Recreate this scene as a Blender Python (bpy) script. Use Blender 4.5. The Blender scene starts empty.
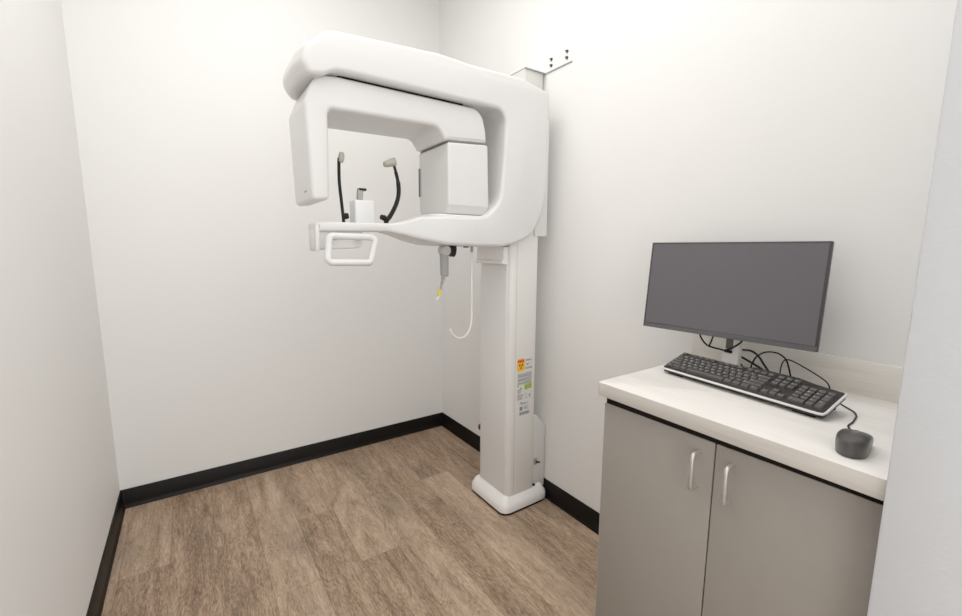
import bpy, bmesh, math, random
from mathutils import Vector, Matrix
from math import sin, cos, pi, radians

random.seed(7)
S = bpy.context.scene
COL = S.collection

# ------------------------------------------------------------------ helpers
def tag(o, label=None, cat=None, group=None, kind=None):
    if label: o['label'] = label
    if cat: o['category'] = cat
    if group: o['group'] = group
    if kind: o['kind'] = kind
    return o

def empty(name, loc=(0, 0, 0), rz=0.0):
    o = bpy.data.objects.new(name, None)
    o.empty_display_size = 0.05
    o.location = loc
    o.rotation_euler = (0, 0, rz)
    COL.objects.link(o)
    return o

def build(name, bm, mats, parent=None, smooth=40, wn=False):
    """bmesh (in world coordinates) -> one mesh object; keeps world place under the parent"""
    bmesh.ops.remove_doubles(bm, verts=bm.verts, dist=1e-6)
    bmesh.ops.recalc_face_normals(bm, faces=bm.faces)
    me = bpy.data.meshes.new(name)
    bm.to_mesh(me); bm.free()
    if not isinstance(mats, (list, tuple)): mats = [mats]
    for m in mats: me.materials.append(m)
    if smooth:
        for p in me.polygons: p.use_smooth = True
        me.set_sharp_from_angle(angle=radians(smooth))
    o = bpy.data.objects.new(name, me)
    COL.objects.link(o)
    if parent is not None:
        o.parent = parent
        q, mw = parent, Matrix.Identity(4)
        while q is not None:
            mw = Matrix.LocRotScale(q.location, q.rotation_euler, q.scale) @ q.matrix_parent_inverse.copy() @ Matrix.Identity(4) if False else (q.matrix_parent_inverse @ Matrix.LocRotScale(q.location, q.rotation_euler, q.scale)) @ mw
            q = q.parent
        o.matrix_parent_inverse = mw.inverted()
    if wn:
        md = o.modifiers.new('weighted_normal', 'WEIGHTED_NORMAL'); md.keep_sharp = True
    return o

def box(bm, lo, hi, bev=0.0, seg=2, mat=0, M=None):
    lo = Vector(lo); hi = Vector(hi)
    c = (lo + hi) / 2; s = hi - lo
    g = bmesh.ops.create_cube(bm, size=1.0, matrix=Matrix.Translation(c) @ Matrix.Diagonal((s.x, s.y, s.z, 1)))
    vs = g['verts']
    fs = list({f for v in vs for f in v.link_faces})
    if bev > 0:
        es = list({e for v in vs for e in v.link_edges})
        r = bmesh.ops.bevel(bm, geom=es, offset=bev, segments=seg, profile=0.5, affect='EDGES')
        fs = list({f for f in r['faces']} | {f for f in fs if f.is_valid})
        vs = list({v for f in fs for v in f.verts})
    for f in fs: f.material_index = mat
    if M is not None:
        bmesh.ops.transform(bm, matrix=M, verts=vs)
    return vs

def catmull(pts, n=8, closed=False):
    P = [Vector(p) for p in pts]; out = []
    N = len(P)
    rng = N if closed else N - 1
    for i in range(rng):
        a = P[(i - 1) % N] if (closed or i > 0) else P[0] * 2 - P[1]
        b = P[i]; c = P[(i + 1) % N]
        d = P[(i + 2) % N] if (closed or i + 2 < N) else P[-1] * 2 - P[-2]
        for k in range(n):
            t = k / n
            out.append(0.5 * ((2 * b) + (c - a) * t + (2 * a - 5 * b + 4 * c - d) * t * t + (3 * b - a - 3 * c + d) * t ** 3))
    if not closed: out.append(P[-1])
    return out

def tube(bm, pts, r, seg=10, caps=True, closed=False, mat=0):
    pts = [Vector(p) for p in pts]; n = len(pts)
    rad = r if isinstance(r, (list, tuple)) else [r] * n
    rings = []; prev = None
    for i, p in enumerate(pts):
        if closed: t = pts[(i + 1) % n] - pts[(i - 1) % n]
        else: t = pts[min(i + 1, n - 1)] - pts[max(i - 1, 0)]
        t.normalize()
        if prev is None:
            a = Vector((0, 0, 1)) if abs(t.z) < 0.9 else Vector((1, 0, 0))
            u = t.cross(a).normalized()
        else:
            u = (prev - t * prev.dot(t)).normalized()
        prev = u; v = t.cross(u)
        rings.append([bm.verts.new(p + (u * cos(2 * pi * k / seg) + v * sin(2 * pi * k / seg)) * rad[i]) for k in range(seg)])
    m = n if closed else n - 1
    for i in range(m):
        A, B = rings[i], rings[(i + 1) % n]
        for k in range(seg):
            f = bm.faces.new((A[k], A[(k + 1) % seg], B[(k + 1) % seg], B[k])); f.material_index = mat
    if caps and not closed:
        for R in (rings[0][::-1], rings[-1]):
            f = bm.faces.new(R); f.material_index = mat
    return [v for R in rings for v in R]

def fillet(pts, n=6):
    """2-D closed polygon [(x, z, radius)] -> dense rounded polygon"""
    out = []; N = len(pts)
    for i in range(N):
        p = Vector(pts[i][:2]); r = pts[i][2] if len(pts[i]) > 2 else 0
        if r <= 0: out.append(p); continue
        a = Vector(pts[i - 1][:2]) - p; b = Vector(pts[(i + 1) % N][:2]) - p
        la, lb = a.length, b.length; a /= la; b /= lb
        ang = a.angle(b)
        if ang > pi - 0.03: out.append(p); continue
        t = min(r / math.tan(ang / 2), la * 0.49, lb * 0.49)
        rr = t * math.tan(ang / 2)
        c = p + (a + b).normalized() * (rr / sin(ang / 2))
        s = p + a * t; e = p + b * t
        for k in range(n + 1):
            u = k / n
            # slerp around the centre
            v0 = s - c; v1 = e - c
            om = v0.angle(v1)
            w = (v0 * sin((1 - u) * om) + v1 * sin(u * om)) / sin(om) if om > 1e-4 else v0
            out.append(c + w)
    return out

def offset_poly(P, d):
    n = len(P); out = []
    area = sum(P[i].x * P[(i + 1) % n].y - P[(i + 1) % n].x * P[i].y for i in range(n))
    sg = 1 if area > 0 else -1
    for i in range(n):
        a, b, c = P[i - 1], P[i], P[(i + 1) % n]
        t1 = (b - a); t2 = (c - b)
        if t1.length < 1e-7: t1 = t2
        if t2.length < 1e-7: t2 = t1
        t1 = t1.normalized(); t2 = t2.normalized()
        n1 = Vector((-t1.y, t1.x)) * sg; n2 = Vector((-t2.y, t2.x)) * sg
        m = n1 + n2
        if m.length < 1e-6: m = n1
        m.normalize()
        k = max(m.dot(n1), 0.5)
        out.append(b + m * (d / k))
    return out

def extrude(bm, P, a0, a1, r=0.01, axis='Y', seg=4, warp=None, ra=None, mat=0, mid=0, keepx=None):
    """rounded extrusion of a 2-D polygon. axis Y: P=(x,z); axis X: P=(y,z); axis Z: P=(x,y)"""
    P = [Vector(p) for p in P]
    r1 = r if ra is None else ra
    sl = []
    for k in range(seg + 1):
        th = pi / 2 * k / seg
        sl.append((a0 + r * (1 - sin(th)), r * (1 - cos(th))))
    sl = sl[::-1] if False else sorted(sl, key=lambda s: s[0])
    sl = [(a0 + r * (1 - cos(pi / 2 * k / seg)), r * (1 - sin(pi / 2 * k / seg))) for k in range(seg + 1)]
    for k in range(1, mid + 1):
        sl.append((a0 + r + (a1 - a0 - r - r1) * k / (mid + 1), 0))
    sl += [(a1 - r1 * (1 - cos(pi / 2 * k / seg)), r1 * (1 - sin(pi / 2 * k / seg))) for k in range(seg, -1, -1)]
    def mk(u, v, a):
        co = {'Y': (u, a, v), 'X': (a, u, v), 'Z': (u, v, a)}[axis]
        co = Vector(co)
        return bm.verts.new(warp(co) if warp else co)
    rings = []
    for a, ins in sl:
        Q = offset_poly(P, ins) if ins > 1e-9 else P
        if keepx is not None: Q = [Vector((p.x, q.y)) if abs(p.x - keepx) < 1e-4 else q for p, q in zip(P, Q)]
        rings.append([mk(q.x, q.y, a) for q in Q])
    n = len(P)
    for i in range(len(rings) - 1):
        A, B = rings[i], rings[i + 1]
        for k in range(n):
            f = bm.faces.new((A[k], A[(k + 1) % n], B[(k + 1) % n], B[k])); f.material_index = mat
    for R in (rings[0][::-1], rings[-1]):
        f = bm.faces.new(R); f.material_index = mat
        for i in range(n):
            e = bm.edges.get((R[i], R[(i + 1) % n]))
            if e: e.smooth = False
    return [v for R in rings for v in R]

def rrect(x0, x1, y0, y1, r):
    return [(x0, y0, r), (x1, y0, r), (x1, y1, r), (x0, y1, r)]

# ------------------------------------------------------------------ materials
def new_mat(name):
    m = bpy.data.materials.new(name); m.use_nodes = True
    nt = m.node_tree
    return m, nt, nt.nodes['Principled BSDF']

def plain(name, col, rough=0.5, metal=0.0, bump=0.0, bscale=200, var=0.0, vscale=8, coat=0.0, spec=None):
    m, nt, b = new_mat(name)
    b.inputs['Roughness'].default_value = rough
    b.inputs['Metallic'].default_value = metal
    if spec is not None: b.inputs['Specular IOR Level'].default_value = spec
    if coat: b.inputs['Coat Weight'].default_value = coat
    geo = nt.nodes.new('ShaderNodeNewGeometry')
    if var > 0:
        nz = nt.nodes.new('ShaderNodeTexNoise'); nz.inputs['Scale'].default_value = vscale
        nz.inputs['Detail'].default_value = 3
        nt.links.new(geo.outputs['Position'], nz.inputs['Vector'])
        mx = nt.nodes.new('ShaderNodeMix'); mx.data_type = 'RGBA'
        mx.inputs['A'].default_value = (*[c * (1 - var) for c in col], 1)
        mx.inputs['B'].default_value = (*[min(1, c * (1 + var)) for c in col], 1)
        nt.links.new(nz.outputs['Fac'], mx.inputs['Factor'])
        nt.links.new(mx.outputs['Result'], b.inputs['Base Color'])
    else:
        b.inputs['Base Color'].default_value = (*col, 1)
    if bump > 0:
        n2 = nt.nodes.new('ShaderNodeTexNoise'); n2.inputs['Scale'].default_value = bscale
        n2.inputs['Detail'].default_value = 3
        nt.links.new(geo.outputs['Position'], n2.inputs['Vector'])
        bp = nt.nodes.new('ShaderNodeBump'); bp.inputs['Strength'].default_value = bump
        bp.inputs['Distance'].default_value = 0.002
        nt.links.new(n2.outputs['Fac'], bp.inputs['Height'])
        nt.links.new(bp.outputs['Normal'], b.inputs['Normal'])
    return m

def ramp(nt, stops):
    r = nt.nodes.new('ShaderNodeValToRGB')
    e = r.color_ramp.elements
    while len(e) < len(stops): e.new(0.5)
    for el, (p, c) in zip(e, stops):
        el.position = p; el.color = (*c, 1)
    return r

def floor_mat():
    m, nt, b = new_mat('oak_vinyl_plank')
    L = nt.links.new
    geo = nt.nodes.new('ShaderNodeNewGeometry')
    sep = nt.nodes.new('ShaderNodeSeparateXYZ'); L(geo.outputs['Position'], sep.inputs[0])
    cmb = nt.nodes.new('ShaderNodeCombineXYZ')
    L(sep.outputs['Y'], cmb.inputs['X']); L(sep.outputs['X'], cmb.inputs['Y'])
    mp = nt.nodes.new('ShaderNodeMapping'); mp.inputs['Location'].default_value = (0.32, 0.158, 0)
    L(cmb.outputs[0], mp.inputs['Vector'])
    br = nt.nodes.new('ShaderNodeTexBrick')
    br.offset = 0.37; br.offset_frequency = 2; br.squash = 1.0
    br.inputs['Color1'].default_value = (0, 0, 0, 1); br.inputs['Color2'].default_value = (1, 1, 1, 1)
    br.inputs['Mortar'].default_value = (0.5, 0.5, 0.5, 1)
    br.inputs['Scale'].default_value = 1.0
    br.inputs['Mortar Size'].default_value = 0.0009
    br.inputs['Mortar Smooth'].default_value = 0.4
    br.inputs['Brick Width'].default_value = 1.22
    br.inputs['Row Height'].default_value = 0.172
    L(mp.outputs[0], br.inputs['Vector'])
    rnd = nt.nodes.new('ShaderNodeMath'); rnd.operation = 'MULTIPLY'; rnd.inputs[1].default_value = 23.0
    L(br.outputs['Color'], rnd.inputs[0])
    def grain(sx, sy, detail, dist):
        g = nt.nodes.new('ShaderNodeMapping'); g.inputs['Scale'].default_value = (sx, sy, 1)
        L(geo.outputs['Position'], g.inputs['Vector'])
        n = nt.nodes.new('ShaderNodeTexNoise'); n.noise_dimensions = '4D'
        n.inputs['Scale'].default_value = 1.0; n.inputs['Detail'].default_value = detail
        n.inputs['Roughness'].default_value = 0.62; n.inputs['Distortion'].default_value = dist
        L(g.outputs[0], n.inputs['Vector']); L(rnd.outputs[0], n.inputs['W'])
        return n
    big = grain(9, 1.5, 5, 2.2); fine = grain(85, 12, 8, 1.0); pore = grain(300, 50, 4, 0.4)
    # cathedral figure: contour lines of the slow grain
    ph = nt.nodes.new('ShaderNodeMath'); ph.operation = 'MULTIPLY'; ph.inputs[1].default_value = 230
    cg = grain(6, 0.9, 2, 0.8); L(cg.outputs['Fac'], ph.inputs[0])
    sn = nt.nodes.new('ShaderNodeMath'); sn.operation = 'SINE'; L(ph.outputs[0], sn.inputs[0])
    sa = nt.nodes.new('ShaderNodeMath'); sa.operation = 'MULTIPLY'; sa.inputs[1].default_value = 0.020; L(sn.outputs[0], sa.inputs[0])
    mx = nt.nodes.new('ShaderNodeMix'); mx.data_type = 'FLOAT'; mx.inputs[0].default_value = 0.46
    L(big.outputs['Fac'], mx.inputs[2]); L(fine.outputs['Fac'], mx.inputs[3])
    mx1 = nt.nodes.new('ShaderNodeMix'); mx1.data_type = 'FLOAT'; mx1.inputs[0].default_value = 0.38
    L(mx.outputs[0], mx1.inputs[2]); L(pore.outputs['Fac'], mx1.inputs[3])
    mx2 = nt.nodes.new('ShaderNodeMath'); mx2.operation = 'ADD'
    L(mx1.outputs[0], mx2.inputs[0]); L(sa.outputs[0], mx2.inputs[1])
    # per-plank lift
    ad = nt.nodes.new('ShaderNodeMath'); ad.operation = 'MULTIPLY_ADD'; ad.inputs[1].default_value = 0.085; ad.inputs[2].default_value = -0.042
    L(br.outputs['Color'], ad.inputs[0])
    sm = nt.nodes.new('ShaderNodeMath'); sm.operation = 'ADD'
    L(mx2.outputs[0], sm.inputs[0]); L(ad.outputs[0], sm.inputs[1])
    rp = ramp(nt, [(0.34, (0.10, 0.060, 0.038)), (0.44, (0.265, 0.172, 0.108)), (0.51, (0.395, 0.275, 0.184)), (0.61, (0.56, 0.415, 0.295))])
    L(sm.outputs[0], rp.inputs[0])
    seam = nt.nodes.new('ShaderNodeMix'); seam.data_type = 'RGBA'
    seam.inputs['B'].default_value = (0.10, 0.068, 0.048, 1)
    sf = nt.nodes.new('ShaderNodeMath'); sf.operation = 'MULTIPLY'; sf.inputs[1].default_value = 0.8
    L(br.outputs['Fac'], sf.inputs[0]); L(sf.outputs[0], seam.inputs['Factor'])
    gz = nt.nodes.new('ShaderNodeMix'); gz.data_type = 'RGBA'; gz.blend_type = 'MULTIPLY'
    gz.inputs['B'].default_value = (0.68, 0.69, 0.70, 1)
    gn = nt.nodes.new('ShaderNodeTexNoise'); gn.inputs['Scale'].default_value = 1.0; gn.inputs['Detail'].default_value = 3
    gm = nt.nodes.new('ShaderNodeMapping'); gm.inputs['Scale'].default_value = (4.5, 1.6, 1); L(geo.outputs['Position'], gm.inputs['Vector']); L(gm.outputs[0], gn.inputs['Vector'])
    gr_ = nt.nodes.new('ShaderNodeMapRange'); gr_.inputs[1].default_value = 0.48; gr_.inputs[2].default_value = 0.72; L(gn.outputs['Fac'], gr_.inputs[0])
    L(gr_.outputs[0], gz.inputs['Factor']); L(rp.outputs[0], gz.inputs['A']); L(gz.outputs['Result'], seam.inputs['A']); L(seam.outputs['Result'], b.inputs['Base Color'])
    b.inputs['Roughness'].default_value = 0.5
    b.inputs['Specular IOR Level'].default_value = 0.3
    bp = nt.nodes.new('ShaderNodeBump'); bp.inputs['Strength'].default_value = 0.12; bp.inputs['Distance'].default_value = 0.001
    L(fine.outputs['Fac'], bp.inputs['Height']); L(bp.outputs['Normal'], b.inputs['Normal'])
    return m

def laminate(name, c0, c1, c2):
    """pale limed-wood laminate, grain along Y"""
    m, nt, b = new_mat(name); L = nt.links.new
    geo = nt.nodes.new('ShaderNodeNewGeometry')
    def gr(s, d, dist):
        g = nt.nodes.new('ShaderNodeMapping'); g.inputs['Scale'].default_value = s
        L(geo.outputs['Position'], g.inputs['Vector'])
        n = nt.nodes.new('ShaderNodeTexNoise'); n.inputs['Scale'].default_value = 1; n.inputs['Detail'].default_value = d
        n.inputs['Distortion'].default_value = dist
        L(g.outputs[0], n.inputs['Vector']); return n
    a = gr((14, 3.0, 40), 5, 0.7); f = gr((160, 9, 210), 4, 0.2)
    mx = nt.nodes.new('ShaderNodeMix'); mx.data_type = 'FLOAT'; mx.inputs[0].default_value = 0.4
    L(a.outputs['Fac'], mx.inputs[2]); L(f.outputs['Fac'], mx.inputs[3])
    rp = ramp(nt, [(0.32, c0), (0.5, c1), (0.68, c2)])
    L(mx.outputs[0], rp.inputs[0]); L(rp.outputs[0], b.inputs['Base Color'])
    b.inputs['Roughness'].default_value = 0.45
    return m

def screen_mat():
    m, nt, b = new_mat('matte_screen')
    b.inputs['Base Color'].default_value = (0.088, 0.080, 0.090, 1)
    b.inputs['Roughness'].default_value = 0.42
    b.inputs['Specular IOR Level'].default_value = 0.6
    return m

def brushed_wall(name, col, rough=0.6):
    return plain(name, col, rough=rough, bump=0.10, bscale=160)

M_wall = brushed_wall('eggshell_white_paint', (0.83, 0.822, 0.805))
M_stub = plain('cool_lit_orange_peel_paint', (0.58, 0.598, 0.625), rough=0.55, bump=0.35, bscale=110)  # bluish light from outside the room is put into this wall colour
M_ceil = plain('ceiling_white', (0.85, 0.85, 0.84), rough=0.9)
M_floor = floor_mat()
M_base = plain('black_vinyl_base', (0.004, 0.0032, 0.0028), rough=0.45, spec=0.18)
M_white = plain('gloss_white_shell', (0.70, 0.692, 0.682), rough=0.32, coat=0.15)
M_white2 = plain('satin_white_shell', (0.74, 0.732, 0.722), rough=0.4)
M_bright = plain('bright_white_shell', (0.86, 0.85, 0.835), rough=0.35)
M_offwhite = plain('warm_white_column', (0.80, 0.785, 0.755), rough=0.42)
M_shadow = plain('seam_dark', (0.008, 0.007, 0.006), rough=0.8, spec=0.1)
M_black = plain('black_plastic', (0.006, 0.006, 0.006), rough=0.5, spec=0.2)
M_grey = plain('mid_grey_plastic', (0.33, 0.33, 0.325), rough=0.45)
M_pad = plain('olive_grey_pad', (0.36, 0.35, 0.29), rough=0.6)
M_clear = plain('frosted_white_plastic', (0.74, 0.755, 0.755), rough=0.25, coat=0.3)
M_steel = plain('brushed_steel', (0.52, 0.50, 0.47), rough=0.42, metal=0.75)
M_dsteel = plain('dark_bolt', (0.10, 0.095, 0.09), rough=0.4, metal=0.7)
M_plate = plain('pale_grey_bracket', (0.62, 0.62, 0.58), rough=0.5)
M_cab = plain('warm_grey_laminate', (0.275, 0.250, 0.222), rough=0.5, var=0.025, vscale=30)
M_cabedge = plain('grey_edge_band', (0.47, 0.455, 0.43), rough=0.5)
M_top = laminate('limed_wood_top', (0.73, 0.69, 0.64), (0.80, 0.768, 0.725), (0.84, 0.815, 0.78))
M_splash = laminate('limed_wood_backsplash', (0.71, 0.665, 0.60), (0.785, 0.745, 0.69), (0.82, 0.79, 0.745))
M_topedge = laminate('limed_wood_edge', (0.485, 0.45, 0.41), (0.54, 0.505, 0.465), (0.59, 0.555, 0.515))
M_screen = screen_mat()
M_bezel = plain('black_bezel', (0.028, 0.026, 0.029), rough=0.35)
M_chin = plain('grey_bezel', (0.075, 0.072, 0.078), rough=0.38)
M_stand = plain('white_stand', (0.82, 0.80, 0.77), rough=0.4)
M_key = plain('key_black', (0.070, 0.065, 0.062), rough=0.5)
M_kb = plain('keyboard_black', (0.018, 0.015, 0.014), rough=0.5, spec=0.3)
M_legend = plain('key_legend', (0.55, 0.55, 0.55), rough=0.6)
M_silver = plain('silver_trim', (0.70, 0.69, 0.68), rough=0.35)
M_mouse = plain('mouse_charcoal', (0.052, 0.047, 0.045), rough=0.30)
M_mouse2 = plain('mouse_charcoal_top', (0.042, 0.038, 0.037), rough=0.42)
M_cord = plain('black_cord', (0.006, 0.006, 0.006), rough=0.5, spec=0.25)
M_wcord = plain('white_cord', (0.80, 0.79, 0.77), rough=0.45)
M_yel = plain('warning_yellow', (0.90, 0.50, 0.015), rough=0.5)
M_org = plain('warning_orange', (0.85, 0.22, 0.01), rough=0.5)
M_red = plain('warning_red', (0.40, 0.02, 0.01), rough=0.5)
M_green = plain('badge_green', (0.36, 0.56, 0.03), rough=0.5)
M_paper = plain('label_paper', (0.72, 0.72, 0.70), rough=0.55)
M_ink = plain('label_ink', (0.22, 0.22, 0.22), rough=0.6)
M_inkl = plain('label_ink_light', (0.46, 0.47, 0.46), rough=0.6)
M_maroon = plain('maroon_knob', (0.10, 0.03, 0.035), rough=0.45)
M_lemon = plain('yellow_plug', (0.75, 0.62, 0.05), rough=0.5)

# ------------------------------------------------------------------ room
XL, XR, YB, YF, ZC = -0.375, 1.5346, 2.7414, -1.6, 3.1
T = 0.1
def slab(name, lo, hi, m):
    bm = bmesh.new(); box(bm, lo, hi)
    return tag(build(name, bm, m, smooth=0), kind='structure')
slab('floor', (XL - T, YF, -0.1), (XR + T, YB + T, 0), M_floor)
slab('ceiling', (XL - T, YF, ZC), (XR + T, YB + T, ZC + 0.1), M_ceil)
slab('wall_back', (XL - T, YB, 0), (XR + T, YB + T, ZC), M_wall)
slab('wall_left', (XL - T, YF, 0), (XL, YB, ZC), M_wall)
slab('wall_right', (XR, YF, 0), (XR + T, YB, ZC), M_wall)
# end of the partition that closes off the worktop alcove; cool light painted into its colour
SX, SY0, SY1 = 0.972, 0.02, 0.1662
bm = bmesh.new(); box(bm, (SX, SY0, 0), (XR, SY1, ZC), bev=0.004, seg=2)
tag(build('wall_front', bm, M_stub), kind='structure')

# vinyl cove base: profile swept along each wall
def baseboard(name, p0, p1, nrm):
    prof = [(0, 0), (0.016, 0), (0.0155, 0.003), (0.009, 0.012), (0.0075, 0.024), (0.007, 0.097), (0.005, 0.101), (0, 0.101)]
    bm = bmesh.new(); n = Vector(nrm)
    A = [bm.verts.new(Vector(p0) + n * d + Vector((0, 0, z))) for d, z in prof]
    B = [bm.verts.new(Vector(p1) + n * d + Vector((0, 0, z))) for d, z in prof]
    k = len(prof)
    for i in range(k): bm.faces.new((A[i], A[(i + 1) % k], B[(i + 1) % k], B[i]))
    bm.faces.new(A[::-1]); bm.faces.new(B)
    return tag(build(name, bm, M_base, smooth=35), kind='structure')
baseboard('baseboard_back', (XL, YB, 0), (XR, YB, 0), (0, -1, 0))
baseboard('baseboard_left', (XL, YF, 0), (XL, YB, 0), (1, 0, 0))
baseboard('baseboard_right', (XR, 0.812, 0), (XR, YB, 0), (-1, 0, 0))

# ------------------------------------------------------------------ panoramic x-ray machine
MX = empty('dental_xray_machine', (1.38, 1.71, 0))
tag(MX, 'tall white panoramic dental x-ray machine standing on the floor against the right wall', 'x-ray machine')

# base foot
bm = bmesh.new()
P = fillet(rrect(1.222, 1.530, 1.558, 1.885, 0.045), 6)
levels = [(0.013, 0.001), (0.016, 0.0), (0.040, 0.0), (0.052, 0.004), (0.070, 0.016), (0.082, 0.026), (0.089, 0.036), (0.091, 0.045)]
rings = []
for z, ins in levels:
    Q = offset_poly(P, ins)
    rings.append([bm.verts.new((q.x, q.y, z)) for q in Q])
for A, B in zip(rings, rings[1:]):
    for k in range(len(P)): bm.faces.new((A[k], A[(k + 1) % len(P)], B[(k + 1) % len(P)], B[k]))
bm.faces.new(rings[0][::-1]); bm.faces.new(rings[-1])
base = build('base', bm, M_bright, MX, smooth=50)
bm = bmesh.new(); extrude(bm, fillet(rrect(1.2245, 1.5275, 1.5605, 1.8825, 0.043), 5), 0.0, 0.0135, r=0.001, axis='Z', seg=1)
build('base_gasket', bm, M_black, base)

# column: shell and recessed front cover
bm = bmesh.new()
extrude(bm, fillet([(1.262, 1.592, 0.022), (1.285, 1.583, 0.01), (1.436, 1.583, 0.012), (1.436, 1.835, 0.012), (1.262, 1.835, 0.018)], 5), 0.085, 2.06, r=0.004, axis='Z', seg=2)
build('column', bm, M_offwhite, MX, wn=False)
bm = bmesh.new()
extrude(bm, fillet([(1.256, 1.604, 0.004), (1.270, 1.604, 0.0), (1.270, 1.826, 0.0), (1.256, 1.826, 0.012)], 4), 0.092, 1.29, r=0.003, axis='Z', seg=2)
build('front_cover', bm, M_white2, MX)
# side seam strip beside the front cover
bm = bmesh.new(); box(bm, (1.2995, 1.5822, 0.10), (1.3010, 1.584, 1.40))
build('seam', bm, M_cabedge, MX)
# lip of the carriage on the column
bm = bmesh.new()
extrude(bm, fillet([(1.232, 1.36), (1.232, 1.300, 0.004), (1.222, 1.292, 0.006), (1.222, 1.279, 0.006), (1.262, 1.276), (1.262, 1.36)], 4), 1.600, 1.826, r=0.005, axis='Y', seg=3)
build('carriage_lip', bm, M_bright, MX)

# low cover behind the column
bm = bmesh.new()
extrude(bm, fillet([(1.410, 0.06), (1.531, 0.06), (1.531, 0.405, 0.02), (1.470, 0.475, 0.03), (1.410, 0.490)], 5), 1.598, 1.815, r=0.006, axis='Y', seg=3)
bc = build('rear_cover', bm, M_white2, MX)
bm = bmesh.new()
box(bm, (1.452, 1.590, 0.205), (1.470, 1.6005, 0.238), bev=0.002, mat=0)
tube(bm, [(1.461, 1.592, 0.222), (1.463, 1.583, 0.222), (1.476, 1.578, 0.220)], 0.005, 8, mat=1)
build('cable_socket', bm, [M_grey, M_black], bc)
bm = bmesh.new(); box(bm, (1.440, 1.586, 0.088), (1.456, 1.600, 0.097), bev=0.002)
build('foot_bolt', bm, M_black, bc)

# maroon knob low on the far side of the column
bm = bmesh.new(); tube(bm, [(1.285, 1.834, 0.365), (1.285, 1.846, 0.365), (1.285, 1.847, 0.365), (1.285, 1.862, 0.365)], [0.009, 0.009, 0.02, 0.018], 14)
build('side_knob', bm, M_maroon, MX)

# carriage and overhead arm, one moulded shell
def arm_warp(co):
    y0, y1 = 1.54, 1.868
    x = co.x
    if x < 0.62:
        w = min(1, (0.62 - x) / 0.2)
        d0 = max(0, 1 - (co.y - y0) / 0.13); d1 = max(0, 1 - (y1 - co.y) / 0.09)
        x += w * (0.020 * d0 * d0 + 0.035 * d1 * d1)
    return Vector((x, co.y, co.z))
prof = [
    (1.446, 2.071, 0.016), (1.272, 2.1000, 0.12), (1.01, 2.095, 0.3), (0.87, 2.101, 0.3), (0.70, 2.090, 0.3), (0.50, 2.078, 0.2), (0.418, 2.070, 0.07),
    (0.352, 2.010, 0.06), (0.336, 1.955, 0.04), (0.356, 1.918, 0.020), (0.402, 1.922, 0.03), (0.440, 1.943, 0.06), (0.49, 1.947, 0.04), (1.196, 1.949, 0.055),
    (1.186, 1.76, 0.3), (1.166, 1.56, 0.10), (1.09, 1.492, 0.08), (1.03, 1.485), (1.03, 1.3605),
    (1.18, 1.3595, 0.1), (1.255, 1.374, 0.1), (1.355, 1.412, 0.09), (1.412, 1.505, 0.07), (1.446, 1.62, 0.1)]
bm = bmesh.new()
extrude(bm, fillet(prof, 7), 1.54, 1.868, r=0.016, axis='Y', seg=5, warp=arm_warp, mid=9, keepx=1.03)
arm = build('overhead_arm', bm, M_white, MX, smooth=35)

# rear slide plate behind the carriage
bm = bmesh.new()
extrude(bm, fillet([(1.40, 1.413), (1.478, 1.413, 0.004), (1.478, 1.965, 0.004), (1.40, 1.965)], 3), 1.572, 1.846, r=0.003, axis='Y', seg=2)
build('slide_plate', bm, M_white2, MX)

# rotating C-arm: sensor leg, bar and drop to the tube head
gp = [(0.372, 1.512, 0.016), (0.432, 1.520, 0.015), (0.438, 1.70, 0.2), (0.440, 1.828, 0.022), (0.70, 1.834, 0.1), (0.872, 1.838, 0.045),
      (0.905, 1.790, 0.012), (1.112, 1.803, 0.012), (1.110, 1.85, 0.05), (1.085, 1.941, 0.075), (0.48, 1.941, 0.05), (0.400, 1.934, 0.07), (0.362, 1.84, 0.05)]
bm = bmesh.new()
extrude(bm, fillet(gp, 7), 1.574, 1.845, r=0.014, axis='Y', seg=4)
rot = build('rotating_arm', bm, M_white, MX, smooth=35)
bm = bmesh.new(); box(bm, (0.3695, 1.640, 1.548), (0.3735, 1.675, 1.556), bev=0.001, seg=1)
build('maker_mark', bm, M_grey, rot)
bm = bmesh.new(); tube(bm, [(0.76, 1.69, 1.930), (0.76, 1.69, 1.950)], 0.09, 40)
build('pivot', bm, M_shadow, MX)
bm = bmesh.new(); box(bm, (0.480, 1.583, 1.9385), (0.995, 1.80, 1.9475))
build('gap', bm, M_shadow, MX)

# tube head
def head_warp(co):
    z = co.z + (co.x - 0.91) * 0.066 if co.z > 1.7 else co.z
    x = co.x + (0.010 * (co.z - 1.64) / 0.15 * -0.5 if co.x > 1.0 else 0)
    return Vector((x, co.y, z))
bm = bmesh.new()
extrude(bm, fillet([(1.568, 1.534, 0.012), (1.588, 1.497, 0.014), (1.838, 1.490, 0.03), (1.838, 1.783, 0.012), (1.568, 1.783, 0.010)], 6), 0.914, 1.120, r=0.010, axis='X', seg=4, warp=head_warp)
head = build('tube_head', bm, M_white, MX, smooth=35)
bm = bmesh.new(); box(bm, (0.9105, 1.816, 1.590), (0.9195, 1.826, 1.712), bev=0.002)
build('beam_slit', bm, M_grey, head)
bm = bmesh.new(); box(bm, (0.9100, 1.826, 1.588), (0.9185, 1.834, 1.714), bev=0.001)
build('slit_shadow', bm, M_black, head)
bm = bmesh.new()
extrude(bm, fillet([(0.918, 1.7835), (1.112, 1.7965), (1.110, 1.8015), (0.920, 1.7885)], 1), 1.575, 1.832, r=0.001, axis='Y', seg=1)
build('head_seam', bm, plain('seam_brown', (0.20, 0.17, 0.145), 0.6), head)

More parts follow.
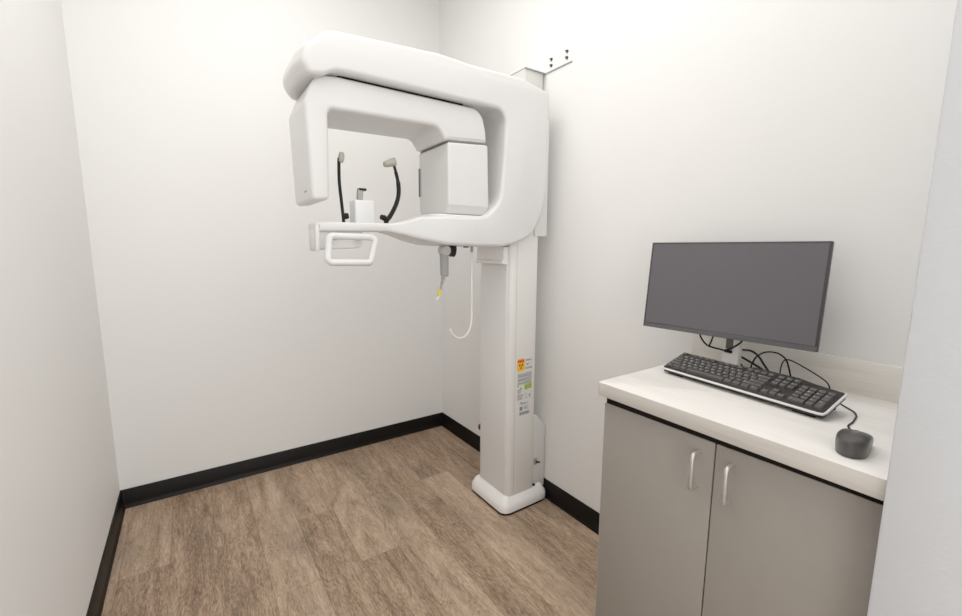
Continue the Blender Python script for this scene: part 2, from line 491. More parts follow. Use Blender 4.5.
# patient support tray sweeping out from the carriage
tp = [(1.03, 1.3605), (1.03, 1.485), (0.90, 1.484, 0.03), (0.80, 1.480, 0.03), (0.745, 1.462, 0.08), (0.685, 1.449, 0.1), (0.40, 1.444, 0.0), (0.388, 1.440, 0.012),
      (0.388, 1.410, 0.011), (0.66, 1.417, 0.1), (0.72, 1.405, 0.1), (0.80, 1.385, 0.15), (0.90, 1.366, 0.15)]
def tray_warp(co):
    # the bar is narrower than the sweep at the carriage
    t = max(0.0, min(1.0, (co.x - 0.60) / 0.38)); t = t * t * (3 - 2 * t)
    yc = 1.652 + 0.052 * t; half = 0.052 + t * 0.112
    return Vector((co.x, yc + (co.y - yc) / 0.16 * half, co.z))
bm = bmesh.new()
extrude(bm, fillet(tp, 6), 1.54, 1.86, r=0.0158, axis='Y', seg=5, warp=tray_warp, keepx=1.03)
tray = build('patient_tray', bm, M_white, MX, smooth=35)
# raised turning disc between tray and tube head
bm = bmesh.new()
extrude(bm, fillet(rrect(0.84, 1.125, 1.558, 1.83, 0.06), 8), 1.470, 1.4925, r=0.006, axis='Z', seg=3)
build('tray_step', bm, M_white2, tray)
# block hanging below the outer end of the bar
bm = bmesh.new()
extrude(bm, fillet([(0.382, 1.414), (0.382, 1.343, 0.010), (0.556, 1.350, 0.02), (0.568, 1.372, 0.02), (0.568, 1.416)], 5), 1.63, 1.695, r=0.006, axis='Y', seg=3)
blk = build('tray_block', bm, M_white2, tray)
bm = bmesh.new()
extrude(bm, fillet([(0.385, 1.434), (0.384, 1.338, 0.004), (0.398, 1.338, 0.004), (0.400, 1.434)], 3), 1.602, 1.700, r=0.004, axis='Y', seg=2)
build('end_plate', bm, M_white, blk)

# grab handle: rounded loop leaning out in front of the bar
ring = fillet([(0.414, 1.405, 0.028), (0.613, 1.402, 0.028), (0.573, 1.285, 0.026), (0.396, 1.288, 0.026)], 8)
Q = offset_poly(ring, 0.0115)
bm = bmesh.new()
tube(bm, [(q.x, 1.572 - (1.40 - q.y) * 0.22, q.y) for q in Q], 0.0125, 12, closed=True)
gh = build('grab_handle', bm, M_white, MX, smooth=60)
for x in (0.455, 0.545):
    bm = bmesh.new()
    tube(bm, [(x, 1.572, 1.389), (x, 1.60, 1.389), (x, 1.635, 1.389)], 0.010, 10)
    build('handle_mount', bm, M_white, gh)

# chin rest on the bar
bm = bmesh.new(); box(bm, (0.537, 1.618, 1.442), (0.614, 1.690, 1.532), bev=0.006, seg=3)
cr = build('chin_rest', bm, M_clear, MX)
bm = bmesh.new(); extrude(bm, fillet([(0.557, 1.530), (0.577, 1.530), (0.579, 1.566, 0.004), (0.592, 1.570, 0.002), (0.591, 1.577, 0.002), (0.560, 1.577, 0.008)], 4), 1.642, 1.664, r=0.002, axis='Y', seg=2)
build('bite_peg', bm, M_grey, cr)
bm = bmesh.new(); box(bm, (0.562, 1.6405, 1.570), (0.592, 1.6655, 1.579), bev=0.002)
build('peg_cap', bm, M_black, cr)

# temple supports
def temple(path, w, pad_pts, pad_r, lbl, base_pt):
    bm = bmesh.new()
    tube(bm, catmull(path, 6), w, 10)
    t = build('temple_support', bm, M_black, MX)
    t['label'] = lbl
    bm = bmesh.new(); tube(bm, pad_pts, pad_r, 14)
    build('pad', bm, M_pad, t)
    bm = bmesh.new(); tube(bm, base_pt, [0.010, 0.012, 0.010], 12)
    build('hinge', bm, M_black, t)
TY = 1.65
temple([(0.4939, TY, 1.6818), (0.4919, TY, 1.6643), (0.4909, TY, 1.5940), (0.4958, TY, 1.5257), (0.5007, TY, 1.4622), (0.5017, TY, 1.4378)], 0.0060,
       [(0.4987, TY - 0.010, 1.6662), (0.4987, TY - 0.006, 1.6701), (0.5017, TY, 1.6857), (0.5056, TY + 0.006, 1.7014), (0.5056, TY + 0.008, 1.7043)], [0.004, 0.009, 0.0115, 0.009, 0.004],
       'slim straight black temple support seen edge on', [(0.5007, TY, 1.4671), (0.5095, TY - 0.004, 1.4710), (0.5192, TY - 0.006, 1.4730)])
temple([(0.7105, TY, 1.6818), (0.7183, TY, 1.6526), (0.7271, TY, 1.6135), (0.7281, TY, 1.5696), (0.7154, TY, 1.5257), (0.6910, TY, 1.4818), (0.6734, TY, 1.4593), (0.6695, TY, 1.4378)], [0.0056] * 6 + [0.0070] * 6 + [0.0088] * 18 + [0.0092] * 13,
       [(0.6666, TY - 0.006, 1.6779), (0.6705, TY - 0.004, 1.6789), (0.6832, TY, 1.6828), (0.6988, TY, 1.6887), (0.7144, TY, 1.6936), (0.7193, TY, 1.6936)], [0.005, 0.011, 0.0135, 0.0155, 0.017, 0.007],
       'curved black temple support with olive grey pad', [(0.6734, TY, 1.4632), (0.6617, TY - 0.004, 1.4710), (0.6481, TY - 0.006, 1.4740)])

# holder for the hand switch, under the tray
bm = bmesh.new()
extrude(bm, fillet([(0.958, 1.364), (0.958, 1.325, 0.006), (0.978, 1.312, 0.006), (0.986, 1.325, 0.006), (0.990, 1.345, 0.006), (0.990, 1.364)], 4), 1.625, 1.665, r=0.003, axis='Y', seg=2)
tube(bm, [(0.955, 1.645, 1.346), (0.975, 1.645, 1.346)], 0.013, 14)
build('switch_holder', bm, M_black, MX)
for xa, xb in ((1.022, 1.036), ):
    bm = bmesh.new(); box(bm, (xa, 1.60, 1.355), (xb, 1.625, 1.364), bev=0.002)
    build('tray_screw', bm, M_black, MX)
# hanging loop of white cable
bm = bmesh.new()
tube(bm, catmull([(1.068, 1.625, 1.365), (1.067, 1.625, 1.25), (1.069, 1.625, 1.10), (1.067, 1.625, 1.02), (1.055, 1.625, 0.975), (1.028, 1.625, 0.948), (0.995, 1.625, 0.946), (0.967, 1.625, 0.964), (0.953, 1.628, 0.992), (0.946, 1.632, 1.05), (0.935, 1.638, 1.10), (0.915, 1.643, 1.13), (0.897, 1.645, 1.145)][:9], 8), 0.0042, 8)
build('cable_loop', bm, M_wcord, MX)
bm = bmesh.new(); tube(bm, [(1.068, 1.625, 1.362), (1.068, 1.625, 1.335)], 0.0065, 10)
build('cable_gland', bm, M_grey, MX)

# exposure hand switch hanging in the holder (lifts out): a thing of its own
SW = empty('exposure_switch', (0.920, 1.645, 1.222))
tag(SW, 'grey exposure hand switch hanging in its black holder under the machine tray', 'hand switch')
bm = bmesh.new()
tube(bm, [(0.937, 1.645, 1.228), (0.937, 1.645, 1.234), (0.936, 1.645, 1.30), (0.935, 1.645, 1.328), (0.935, 1.645, 1.345)], [0.013, 0.0185, 0.0195, 0.0195, 0.014], 14)
build('grip', bm, M_grey, SW)
bm = bmesh.new(); tube(bm, [(0.937, 1.622, 1.342), (0.937, 1.628, 1.342), (0.937, 1.662, 1.342), (0.937, 1.668, 1.342)], [0.019, 0.0235, 0.0235, 0.019], 20)
build('head', bm, plain('light_grey_plastic', (0.52, 0.52, 0.51), 0.4), SW)
bm = bmesh.new(); tube(bm, catmull([(0.932, 1.645, 1.232), (0.926, 1.645, 1.206), (0.918, 1.645, 1.18), (0.915, 1.645, 1.165)], 5), [0.009] * 4 + [0.007] * 4 + [0.005] * 8, 10)
build('strain_relief', bm, M_grey, SW)
bm = bmesh.new(); tube(bm, [(0.915, 1.645, 1.172), (0.911, 1.645, 1.165), (0.907, 1.645, 1.148), (0.905, 1.645, 1.142)], [0.004, 0.009, 0.008, 0.004], 10)
build('yellow_plug', bm, M_lemon, SW)
bm = bmesh.new(); tube(bm, catmull([(0.906, 1.645, 1.146), (0.903, 1.645, 1.132), (0.895, 1.648, 1.125)], 4), 0.004, 8)
build('cord_tail', bm, M_wcord, SW)

# wall bracket and head of the column above the arm
BR = MX
bm = bmesh.new()
box(bm, (1.405, 1.672, 2.05), (1.520, 1.835, 2.2125), bev=0.003)
mast = build('mast_head', bm, M_plate, BR)
bm = bmesh.new()
box(bm, (1.532, 1.492, 2.2125), (1.5344, 1.86, 2.292), bev=0.0005, seg=1)
box(bm, (1.400, 1.668, 2.2125), (1.530, 1.840, 2.2185), bev=0.001, seg=1)
wb = build('wall_bracket', bm, M_wall, BR)
bm = bmesh.new(); box(bm, (1.5285, 1.490, 2.2095), (1.5344, 1.675, 2.2124))
build('bracket_edge', bm, M_grey, wb)
bm = bmesh.new(); box(bm, (1.398, 1.664, 2.2085), (1.526, 1.6715, 2.2122))
build('bracket_edge', bm, M_grey, wb)
for y in (1.626, 1.522):
    for z in (2.264, 2.236):
        bm = bmesh.new()
        tube(bm, [(1.5322, y, z), (1.528, y, z)], 0.0075, 6)
        tube(bm, [(1.528, y, z), (1.519, y, z)], 0.0035, 8)
        build('bolt', bm, M_dsteel, wb)

# stickers on the column side
def sticker(name, parts, y0=1.5828):
    """parts: list of (x0,x1,z0,z1,matindex,layer)"""
    mats = []
    bm = bmesh.new()
    for x0, x1, z0, z1, m, lay in parts:
        if m not in mats: mats.append(m)
        y = y0 - 0.0004 * lay
        box(bm, (x0, y - 0.0003, z0), (x1, y, z1), mat=mats.index(m))
    return build(name, bm, mats, MX, smooth=0)
# warning sticker with a dark trefoil
bm = bmesh.new()
yy = 1.5829
extrude(bm, fillet(rrect(1.312, 1.361, 0.742, 0.808, 0.012), 5), yy - 0.0006, yy, r=0.0001, axis='Y', seg=1, mat=0)
box(bm, (1.316, yy - 0.0009, 0.786), (1.357, yy - 0.0006, 0.804), mat=1)
cx, cz = 1.3365, 0.770
for a in (90, 210, 330):
    fan = []
    for k in range(-3, 4):
        t = radians(a + 180 + k * 10); fan.append((cx + 0.015 * cos(t), cz + 0.015 * sin(t)))
    for k in range(3, -4, -1):
        t = radians(a + 180 + k * 10); fan.append((cx + 0.005 * cos(t), cz + 0.005 * sin(t)))
    f = bm.faces.new([bm.verts.new((u, yy - 0.0011, v)) for u, v in fan]); f.material_index = 2
c12 = [bm.verts.new((cx + 0.0035 * cos(2 * pi * k / 12), yy - 0.0011, cz + 0.0035 * sin(2 * pi * k / 12))) for k in range(12)]
f = bm.faces.new(c12); f.material_index = 2
for k in range(4):
    box(bm, (1.319 + k * 0.0098, yy - 0.0012, 0.790), (1.325 + k * 0.0098, yy - 0.0009, 0.799), mat=2)
w = build('warning_sticker', bm, [M_yel, M_org, M_red], MX, smooth=0)
w['label'] = 'yellow and orange radiation warning sticker with red trefoil'
pt = [(1.362, 1.414, 0.742, 0.806, M_paper, 0)]
for z, a, b in ((0.797, 1.368, 1.398), (0.793, 1.368, 1.404), (0.776, 1.370, 1.390), (0.771, 1.370, 1.386), (0.757, 1.366, 1.382), (0.756, 1.384, 1.410), (0.752, 1.366, 1.411)):
    pt.append((a, b, z, z + 0.003, M_ink, 1))
sticker('caution_label', pt)
pt = [(1.312, 1.412, 0.588, 0.738, M_paper, 0), (1.317, 1.408, 0.672, 0.734, M_inkl, 1)]
rr = random.Random(3)
for k in range(8):
    z = 0.728 - k * 0.007
    pt.append((1.319, 1.319 + rr.uniform(0.045, 0.085), z, z + 0.0022, M_ink if k % 3 else M_paper, 2))
for k in range(6):
    z = 0.622 - k * 0.0055
    pt.append((1.317, 1.317 + rr.uniform(0.02, 0.042), z, z + 0.0025, M_ink, 1))
    pt.append((1.366, 1.366 + rr.uniform(0.008, 0.018), z, z + 0.0025, M_inkl, 1))
pt += [(1.393, 1.401, 0.602, 0.616, M_ink, 1), (1.317, 1.323, 0.664, 0.670, M_black, 1), (1.316, 1.340, 0.630, 0.650, M_inkl, 1)]
il = sticker('information_label', pt)
bm = bmesh.new()
f = bm.faces.new([bm.verts.new((u, 1.5815, v)) for u, v in ((1.326, 0.647), (1.349, 0.647), (1.3375, 0.664))]); f.material_index = 0
f = bm.faces.new([bm.verts.new((u, 1.5813, v)) for u, v in ((1.334, 0.650), (1.341, 0.650), (1.3375, 0.659))]); f.material_index = 1
extrude(bm, fillet(rrect(1.361, 1.386, 0.641, 0.671, 0.006), 4), 1.5815, 1.582, r=0.0001, axis='Y', seg=1, mat=0)
extrude(bm, fillet(rrect(1.386, 1.409, 0.645, 0.675, 0.006), 4), 1.5815, 1.582, r=0.0001, axis='Y', seg=1, mat=0)
for a, b, c, d in ((1.367, 1.380, 0.650, 0.655), (1.367, 1.380, 0.659, 0.663), (1.391, 1.404, 0.653, 0.657), (1.391, 1.404, 0.663, 0.667)):
    box(bm, (a, 1.5811, c), (b, 1.5815, d), mat=1)
build('green_badge', bm, [M_green, M_ink], il, smooth=0)
pt = [(1.328, 1.402, 0.508, 0.586, M_paper, 0)]
for z, a, b in ((0.578, 1.334, 1.352), (0.572, 1.334, 1.384), (0.566, 1.340, 1.378), (0.552, 1.360, 1.388), (0.546, 1.360, 1.380), (0.540, 1.362, 1.390)):
    pt.append((a, b, z, z + 0.003, M_ink, 1))
pt += [(1.333, 1.352, 0.536, 0.556, M_ink, 1), (1.331, 1.396, 0.511, 0.529, M_inkl, 1)]
for k in range(5): pt.append((1.334 + k * 0.0125, 1.342 + k * 0.0125, 0.513, 0.527, M_ink, 2))
sticker('serial_label', pt)

# ------------------------------------------------------------------ base cabinet and worktop
CX, CY0, CY1 = 1.0164, 0.1675, 0.805
ZT, ZU = 0.952, 0.9115
CB = empty('base_cabinet', (1.27, 0.486, 0))
tag(CB, 'warm grey two-door base cabinet under the pale wood worktop', 'cabinet')
bm = bmesh.new()
box(bm, (CX + 0.0185, CY0, 0.10), (XR - 0.001, CY1, 0.884), bev=0.001, seg=1)
box(bm, (CX + 0.08, CY0, 0.0), (XR - 0.001, CY1, 0.10))
build('carcass', bm, M_cab, CB)
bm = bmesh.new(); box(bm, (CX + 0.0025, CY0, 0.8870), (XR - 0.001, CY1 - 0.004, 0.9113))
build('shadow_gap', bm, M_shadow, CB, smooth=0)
DG = 0.4735
def door(y0, y1, hy, lbl):
    bm = bmesh.new(); box(bm, (CX, y0, 0.106), (CX + 0.018, y1, 0.8880), bev=0.0012, seg=2)
    d = build('door', bm, M_cab, CB); d['label'] = lbl
    bm = bmesh.new()
    zt, zb = 0.8530, 0.7620
    x0 = CX; x1 = CX - 0.030
    pts = [(x0 + 0.001, hy, zt), (x0 - 0.014, hy, zt), (x0 - 0.022, hy, zt - 0.0015), (x0 - 0.028, hy, zt - 0.006), (x1, hy, zt - 0.014),
           (x1, hy, zb + 0.008), (x0 - 0.028, hy, zb + 0.0015), (x0 - 0.022, hy, zb), (x0 - 0.012, hy, zb), (x0 + 0.001, hy, zb)]
    tube(bm, pts, 0.0050, 12)
    h = build('handle', bm, M_steel, d, smooth=50); h['label'] = 'brushed steel bow handle'
    return d
door(DG + 0.0018, CY1, 0.5125, 'left grey cabinet door')
door(CY0, DG - 0.0018, 0.4325, 'right grey cabinet door')
bm = bmesh.new(); box(bm, (CX + 0.017, DG - 0.004, 0.11), (CX + 0.019, DG + 0.004, 0.884))
build('door_gap', bm, M_shadow, CB, smooth=0)
bm = bmesh.new(); box(bm, (CX + 0.0005, CY1 - 0.0005, 0.106), (CX + 0.0175, CY1 + 0.0006, 0.886))
build('edge_band', bm, M_cabedge, CB, smooth=0)

WT = empty('worktop', (1.26, 0.49, ZU))
tag(WT, 'pale limed-wood laminate worktop lying on the grey cabinet', 'worktop')
bm = bmesh.new()
extrude(bm, fillet([(0.982, CY0), (XR - 0.0005, CY0), (XR - 0.0005, 0.824), (1.002, 0.824, 0.010)], 5), ZU, ZT, r=0.0012, axis='Z', seg=2)
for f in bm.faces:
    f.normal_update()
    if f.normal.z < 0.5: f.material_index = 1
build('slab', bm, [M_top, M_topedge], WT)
bm = bmesh.new(); box(bm, (XR - 0.0185, CY0, ZT - 0.001), (XR - 0.0005, 0.819, 1.048), bev=0.0012)
tag(build('backsplash', bm, M_splash), 'low wood-grain backsplash strip on the wall behind the monitor', 'backsplash')

# ------------------------------------------------------------------ monitor
yw, tl = 0.074, 0.104
n = Vector((-cos(yw), -sin(yw), 0)); r_ = Vector((sin(yw), -cos(yw), 0))
u_ = Vector((0, 0, 1)) * cos(tl) - n * sin(tl)
nn = r_.cross(u_).normalized()
if nn.dot(n) < 0: nn = -nn
MC = Vector((1.3774, 0.6595, 1.2267)); MW, MH = 0.510, 0.300
# local frame: x right (towards viewer's right), y up, z out of the screen
MF = Matrix(((r_.x, u_.x, nn.x, MC.x), (r_.y, u_.y, nn.y, MC.y), (r_.z, u_.z, nn.z, MC.z), (0, 0, 0, 1)))
MO = empty('computer_monitor', (1.44, 0.655, ZT))
tag(MO, 'black flat-screen computer monitor, switched off, on the worktop behind the keyboard', 'monitor')
def local(name, fn, mats, parent, M=MF, **k):
    bm = bmesh.new(); fn(bm)
    bmesh.ops.transform(bm, matrix=M, verts=bm.verts)
    return build(name, bm, mats, parent, **k)
w2, h2 = MW / 2, MH / 2
hs = local('housing', lambda b: (box(b, (-w2, -h2, -0.016), (w2, h2, 0.0), bev=0.0025, seg=2), box(b, (-w2 * 0.62, -h2 * 0.80, -0.034), (w2 * 0.62, h2 * 0.55, -0.012), bev=0.010, seg=3)), M_bezel, MO)
local('screen', lambda b: box(b, (-w2 + 0.007, -h2 + 0.0165, -0.001), (w2 - 0.007, h2 - 0.006, 0.0004)), M_screen, MO, smooth=0)
local('lower_bezel', lambda b: (box(b, (-w2 + 0.001, -h2 + 0.0005, -0.004), (w2 - 0.001, -h2 + 0.0145, 0.0015), bev=0.001, seg=1)), M_chin, MO)
# stand: neck with a cable slot, foot behind the keyboard
bm = bmesh.new()
box(bm, (1.418, 0.617, 0.958), (1.446, 0.667, 1.16), bev=0.004, seg=2)
nk = build('stand_neck', bm, M_stand, MO)
bm = bmesh.new(); box(bm, (1.4160, 0.634, 1.035), (1.4182, 0.656, 1.155), bev=0.0008, seg=1)
build('cable_slot', bm, plain('slot_grey', (0.10, 0.095, 0.085), 0.5), nk)
bm = bmesh.new(); box(bm, (1.4105, 0.6345, 1.022), (1.4185, 0.6575, 1.032), bev=0.0025, seg=2)
build('cable_clip', bm, M_black, nk)
bm = bmesh.new()
extrude(bm, fillet(rrect(1.402, 1.505, 0.555, 0.745, 0.02), 5), ZT, ZT + 0.009, r=0.002, axis='Z', seg=2)
build('stand_foot', bm, M_stand, MO)
bm = bmesh.new()
tube(bm, [(1.392 + 0.03, 0.655, 1.16), (1.40, 0.655, 1.165)], 0.02, 12)
build('tilt_joint', bm, M_black, MO)
def cable(name, pts, r, parent, n=8):
    bm = bmesh.new(); tube(bm, catmull(pts, n), r, 8)
    return build(name, bm, M_cord, parent)
cable('power_cable', [(1.410, 0.735, 1.10), (1.405, 0.736, 1.070), (1.405, 0.727, 1.052), (1.405, 0.712, 1.038), (1.405, 0.695, 1.033), (1.406, 0.668, 1.031), (1.407, 0.655, 1.030), (1.407, 0.640, 1.037), (1.407, 0.622, 1.050), (1.408, 0.606, 1.068), (1.412, 0.598, 1.10)], 0.0030, MO)
cable('video_cable', [(1.412, 0.690, 1.10), (1.405, 0.693, 1.068), (1.404, 0.698, 1.048), (1.404, 0.703, 1.035)], 0.0028, MO)
cable('power_cable', [(1.450, 0.655, 1.035), (1.452, 0.625, 1.032), (1.452, 0.595, 1.034), (1.450, 0.572, 1.022), (1.445, 0.552, 1.000), (1.438, 0.530, 0.976), (1.430, 0.515, 0.9555)], 0.0034, MO)
cable('video_cable', [(1.450, 0.650, 1.022), (1.450, 0.620, 1.009), (1.447, 0.575, 0.992), (1.440, 0.545, 0.979), (1.432, 0.522, 0.9555)], 0.0036, MO)
cable('audio_cable', [(1.450, 0.640, 0.998), (1.448, 0.622, 0.988), (1.442, 0.606, 0.972), (1.436, 0.594, 0.9555)], 0.0030, MO)

# ------------------------------------------------------------------ keyboard
A = Vector((1.2570, 0.7720, 0)); B = Vector((1.2030, 0.3240, 0))
ex = (B - A).normalized(); ey = Vector((-ex.y, ex.x, 0))
if ey.x < 0: ey = -ey
KW, KD = (B - A).length, 0.113
th = radians(19)
ey3 = ey * cos(th) + Vector((0, 0, 1)) * sin(th)
ez3 = ex.cross(ey3).normalized()
if ez3.z < 0: ez3 = -ez3
org = Vector((A.x, A.y, 0.9555))
KF = Matrix(((ex.x, ey3.x, ez3.x, org.x), (ex.y, ey3.y, ez3.y, org.y), (ex.z, ey3.z, ez3.z, org.z), (0, 0, 0, 1)))
kc = org + ex * KW / 2 + ey * KD / 2
KB = empty('computer_keyboard', (kc.x, kc.y, ZT))
tag(KB, 'black full-size computer keyboard with silver front trim lying on the worktop below the monitor', 'keyboard')
local('case', lambda b: extrude(b, fillet([(0.002, 0.002, 0.006), (KW - 0.002, 0.002, 0.006), (KW, KD - 0.006, 0.006), (KW - 0.07, KD + 0.002, 0.01), (KW - 0.11, KD + 0.012, 0.02), (KW - 0.22, KD + 0.012, 0.02), (KW - 0.25, KD, 0.02), (0.0, KD, 0.006)], 4), 0.0, 0.0175, r=0.003, axis='Z', seg=2), M_kb, KB, M=KF)
def trim(b):
    pts = catmull([(0.001, 0.012, 0.0142), (0.003, 0.002, 0.0142), (0.012, -0.0005, 0.0142)], 4)[:-1] + [Vector((0.012, -0.0005, 0.0142)), Vector((KW - 0.014, -0.0005, 0.0142))] + catmull([(KW - 0.014, -0.0005, 0.0142), (KW - 0.003, 0.002, 0.0142), (KW + 0.0005, 0.012, 0.0142)], 4)[1:] + [Vector((KW + 0.001, KD - 0.008, 0.0142))]
    tube(b, pts, 0.0031, 8)
tr = local('trim', trim, M_silver, KB, M=KF); tr['label'] = 'silver trim along the front and right edge'
# feet holding the rear up
def foot(b, x): box(b, (x, KD - 0.02, -0.0330), (x + 0.03, KD - 0.012, 0.001), bev=0.001)
local('foot', lambda b: foot(b, 0.02), M_kb, KB, M=KF)
local('foot', lambda b: foot(b, KW - 0.05), M_kb, KB, M=KF)
for px in (0.02, KW - 0.07):
    local('front_pad', lambda b: box(b, (px, 0.003, -0.0035), (px + 0.05, 0.012, 0.001)), M_black, KB, M=KF)

# keys: (x in key units, row, width, depth, legend)
keys = []
def row(y, items, x0=0.0):
    x = x0
    for w, t in items:
        if t is not None: keys.append((x, y, w, 1, t))
        x += w
row(5.25, [(1, 'Esc'), (1, None), (1, 'F1'), (1, 'F2'), (1, 'F3'), (1, 'F4'), (.5, None), (1, 'F5'), (1, 'F6'), (1, 'F7'), (1, 'F8'), (.5, None), (1, 'F9'), (1, 'F10'), (1, 'F11'), (1, 'F12')])
row(4, [(1, c) for c in '`1234567890-='] + [(2, 'Bksp')])
row(3, [(1.5, 'Tab')] + [(1, c) for c in 'QWERTYUIOP[]'] + [(1.5, '\\')])
row(2, [(1.75, 'Caps')] + [(1, c) for c in "ASDFGHJKL;'"] + [(2.25, 'Enter')])
row(1, [(2.25, 'Shift')] + [(1, c) for c in 'ZXCVBNM,./'] + [(2.75, 'Shift')])
row(0, [(1.25, 'Ctrl'), (1.25, ''), (1.25, 'Alt'), (6.25, ''), (1.25, 'Alt'), (1.25, ''), (1.25, ''), (1.25, 'Ctrl')])
row(4, [(1, 'Ins'), (1, 'Hm'), (1, 'Pu')], 15.35); row(3, [(1, 'Del'), (1, 'End'), (1, 'Pd')], 15.35)
row(1, [(1, '^')], 16.35); row(0, [(1, '<'), (1, 'v'), (1, '>')], 15.35)
row(5.25, [(1, 'Ps'), (1, 'Sl'), (1, 'Pb')], 15.35)
row(4, [(1, 'Nm'), (1, '/'), (1, '*'), (1, '-')], 18.7); row(3, [(1, '7'), (1, '8'), (1, '9')], 18.7)
row(2, [(1, '4'), (1, '5'), (1, '6')], 18.7); row(1, [(1, '1'), (1, '2'), (1, '3')], 18.7); row(0, [(2, '0'), (1, '.')], 18.7)
keys.append((21.7, 2, 1, 2, '+')); keys.append((21.7, 0, 1, 2, 'Ent'))
UX = (KW - 0.016) / 22.7; UY = 0.0152
glyph = {}
def text_mesh(t):
    if t in glyph: return glyph[t]
    cu = bpy.data.curves.new('legend', 'FONT'); cu.body = t; cu.size = 0.0065 if len(t) == 1 else 0.0040
    cu.align_x = 'LEFT'; cu.align_y = 'TOP'; cu.resolution_u = 2
    o = bpy.data.objects.new('legend', cu); COL.objects.link(o)
    dg = bpy.context.evaluated_depsgraph_get()
    ev = o.evaluated_get(dg); me = ev.to_mesh()
    data = ([v.co.copy() for v in me.vertices], [tuple(p.vertices) for p in me.polygons])
    ev.to_mesh_clear()
    bpy.data.objects.remove(o); bpy.data.curves.remove(cu)
    glyph[t] = data
    return data
def add_key(b, k):
    x, y, w, d, t = k
    x0 = 0.008 + x * UX + 0.0007; x1 = 0.008 + (x + w) * UX - 0.0007
    y0 = 0.010 + y * UY * 0.985 + 0.0007; y1 = y0 + d * UY * 0.985 - 0.0014
    z0, z1 = 0.0155, 0.0250
    tp = 0.0022
    lo = [b.verts.new(v) for v in ((x0, y0, z0), (x1, y0, z0), (x1, y1, z0), (x0, y1, z0))]
    a0, a1, c0, c1 = x0 + tp, x1 - tp, y0 + tp * 0.9, y1 - tp * 0.5
    md = [b.verts.new(v) for v in ((a0 - .0006, c0 - .0006, z1 - .0007), (a1 + .0006, c0 - .0006, z1 - .0007), (a1 + .0006, c1 + .0005, z1 - .0007), (a0 - .0006, c1 + .0005, z1 - .0007))]
    hi = [b.verts.new(v) for v in ((a0, c0, z1), (a1, c0, z1), (a1, c1, z1), (a0, c1, z1))]
    for P_, Q_ in ((lo, md), (md, hi)):
        for i in range(4): b.faces.new((P_[i], P_[(i + 1) % 4], Q_[(i + 1) % 4], Q_[i]))
    b.faces.new(hi); b.faces.new(lo[::-1])
    if t:
        vs, fs = text_mesh(t)
        nv = [b.verts.new((v.x + a0 + 0.0016, v.y + c1 - 0.0016, z1 + 0.0002)) for v in vs]
        for f in fs:
            try:
                ff = b.faces.new([nv[i] for i in f]); ff.material_index = 1
            except ValueError: pass
far = [k for k in keys if k[4] in ('F1', 'F2', 'F3', 'F4')]
near = [k for k in keys if k not in far]
for k in near:
    o = local('key', lambda b: add_key(b, k), [M_key, M_legend], KB, M=KF, smooth=0)
def fars(b):
    for k in far: add_key(b, k)
o = local('key_row', fars, [M_key, M_legend], KB, M=KF, smooth=0); o['kind'] = 'stuff'
# keyboard lead looping up behind the keyboard
cable('keyboard_cable', [(1.385, 0.560, 0.966), (1.405, 0.572, 0.985), (1.412, 0.572, 1.004), (1.414, 0.562, 1.028), (1.416, 0.540, 1.046), (1.418, 0.510, 1.049), (1.420, 0.488, 1.035), (1.425, 0.478, 1.005), (1.432, 0.474, 0.975), (1.440, 0.476, 0.9555), (1.455, 0.50, 0.9555)], 0.0024, KB)

# ------------------------------------------------------------------ mouse
ma = radians(6)
MM = Matrix.Translation((1.019, 0.2325, ZT)) @ Matrix.Rotation(ma, 4, 'Z')
MU = empty('computer_mouse', (1.09, 0.238, ZT))
tag(MU, 'charcoal black wired computer mouse at the right end of the worktop', 'mouse')
Ls = 0.108
def mouse_sec(t):
    # t 0 rear .. 1 front: half width and height
    w = 0.0275 * max(0.0, 1 - (1 - min(t / 0.42, 1)) ** 2.3) ** 0.5
    if t > 0.55: w *= 1 - 0.08 * ((t - 0.55) / 0.45) ** 2
    h = 0.0340 + 0.0075 * min(1, t / 0.35) ** 0.8
    if t > 0.4: h *= 1 - 0.40 * ((t - 0.4) / 0.6) ** 1.6
    return w, h
def mouse_pt(t, a):
    w, h = mouse_sec(t)
    y = -cos(a); z = sin(a)
    y = math.copysign(abs(y) ** 0.55, y); z = z ** 0.42
    tuck = 1.0 - 0.10 * (1 - z) ** 1.5
    # rear wall leans in towards its foot
    x = t * Ls + 0.006 * (1 - z) * (1 - t)
    return (x, w * y * tuck, 0.0012 + (h - 0.0012) * z)
def mouse_body(b, zlo, zhi):
    N, K = 30, 30
    rings = []
    for i in range(N + 1):
        t = 0.004 + 0.996 * (i / N) ** 1.4
        if i == N: t = 1.0
        R = [mouse_pt(t, pi * k / K) for k in range(K + 1)]
        rings.append(R)
    V = [[b.verts.new(p) for p in R] for R in rings]
    for i in range(N):
        for k in range(K):
            b.faces.new((V[i][k], V[i + 1][k], V[i + 1][k + 1], V[i][k + 1]))
    b.faces.new([v for v in V[0]]); b.faces.new([v for v in V[N]][::-1])
    bot = [V[i][0] for i in range(N + 1)] + [V[i][K] for i in range(N, -1, -1)]
    b.faces.new(bot)
mb = local('body', lambda b: mouse_body(b, 0, 1), M_mouse, MU, M=MM, smooth=60)
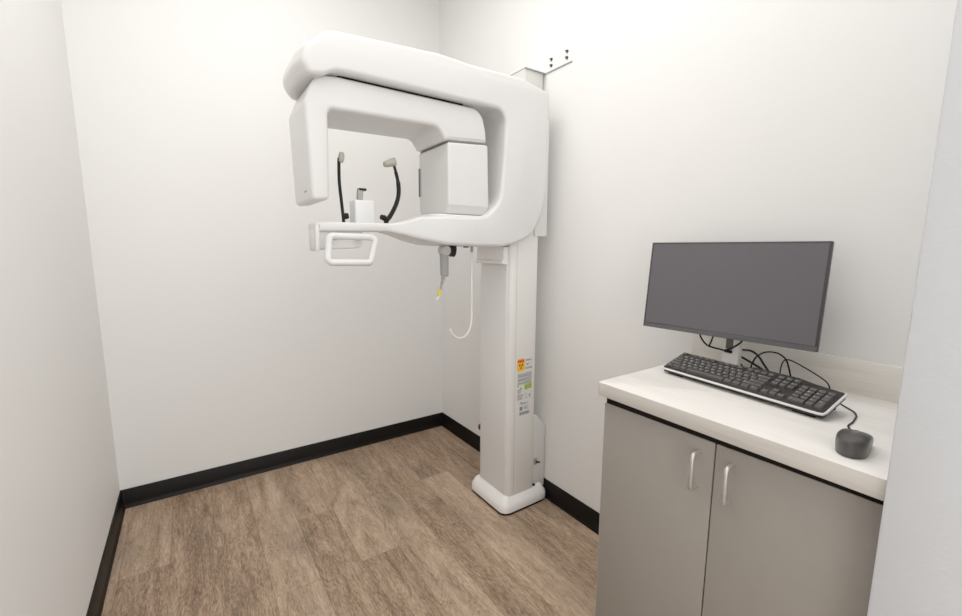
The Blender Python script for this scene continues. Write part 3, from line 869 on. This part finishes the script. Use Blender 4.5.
# button shell: a thin raised skin over the front half, split down the middle
def button(b, sgn):
    N, K = 16, 8
    V = []
    for i in range(N + 1):
        t = 0.30 + 0.695 * i / N
        R = []
        for k in range(K + 1):
            p = mouse_pt(t, pi / 2 + sgn * (0.05 + (pi / 2 - 0.55) * k / K))
            R.append(b.verts.new((p[0] + 0.0006 * (i == N), p[1], p[2] + 0.0007)))
        V.append(R)
    for i in range(N):
        for k in range(K): b.faces.new((V[i][k], V[i + 1][k], V[i + 1][k + 1], V[i][k + 1]))
local('button', lambda b: button(b, 1), M_mouse2, MU, M=MM, smooth=60)
local('button', lambda b: button(b, -1), M_mouse2, MU, M=MM, smooth=60)
w_, h_ = mouse_sec(0.78)
local('scroll_wheel', lambda b: tube(b, [(0.78 * Ls, -0.0032, h_ - 0.0066), (0.78 * Ls, 0.0032, h_ - 0.0066)], 0.0075, 18), M_black, MU, M=MM)
cable('mouse_cable', [(1.136, 0.246, 0.962), (1.150, 0.2475, 0.957), (1.176, 0.262, 0.9545), (1.205, 0.279, 0.9545), (1.222, 0.283, 0.9545), (1.248, 0.283, 0.9545), (1.292, 0.288, 0.9545), (1.312, 0.293, 0.9545), (1.334, 0.303, 0.9545), (1.371, 0.336, 0.9545), (1.405, 0.360, 0.9550), (1.425, 0.375, 0.960), (1.432, 0.386, 0.985), (1.436, 0.405, 0.998), (1.438, 0.433, 1.011), (1.438, 0.460, 1.023), (1.438, 0.487, 1.031), (1.438, 0.501, 1.020), (1.438, 0.505, 0.985), (1.442, 0.505, 0.9555)], 0.0019, MU)

# ------------------------------------------------------------------ light
def area(name, loc, size, energy, col=(1, 1, 1), rot=(0, 0, 0), sy=None):
    l = bpy.data.lights.new(name, 'AREA'); l.energy = energy; l.color = col
    l.shape = 'RECTANGLE'; l.size = size; l.size_y = sy or size
    o = bpy.data.objects.new(name, l); o.location = loc; o.rotation_euler = rot
    COL.objects.link(o); return o
area('ceiling_panel_light', (0.42, 1.72, ZC - 0.02), 0.7, 11, (1.0, 0.985, 0.965), sy=0.7)
area('ceiling_panel_light', (0.60, 0.75, ZC - 0.02), 1.2, 15, (1.0, 0.985, 0.965), sy=1.2)
area('added_fill_light', (-0.2, -1.1, 1.25), 1.0, 11, (1.0, 0.99, 0.98), rot=(radians(90), 0, radians(-32)), sy=2.2)  # added soft fill behind the camera to even out the room, not a real fixture
wd = bpy.data.worlds.new('surroundings'); S.world = wd; wd.use_nodes = True
bg = wd.node_tree.nodes['Background']
bg.inputs[0].default_value = (1.0, 0.99, 0.975, 1); bg.inputs[1].default_value = 1.9

# ------------------------------------------------------------------ camera
cd = bpy.data.cameras.new('camera'); co = bpy.data.objects.new('camera', cd); COL.objects.link(co)
fw = Vector((0.5624, 0.8153, -0.1381)); rt = Vector((0.8236, -0.5672, 0.0052))
fw.normalize(); rt = (rt - fw * rt.dot(fw)).normalized(); up = rt.cross(fw)
co.matrix_world = Matrix(((rt.x, up.x, -fw.x, 0), (rt.y, up.y, -fw.y, 0), (rt.z, up.z, -fw.z, 1.35), (0, 0, 0, 1)))
cd.sensor_fit = 'HORIZONTAL'; cd.sensor_width = 36.0; cd.lens = 424.0 / 962 * 36.0
cd.clip_start = 0.02
S.camera = co
S.view_settings.view_transform = 'Standard'
S.view_settings.look = 'None'
S.view_settings.exposure = 0.03
S.view_settings.gamma = 1.16
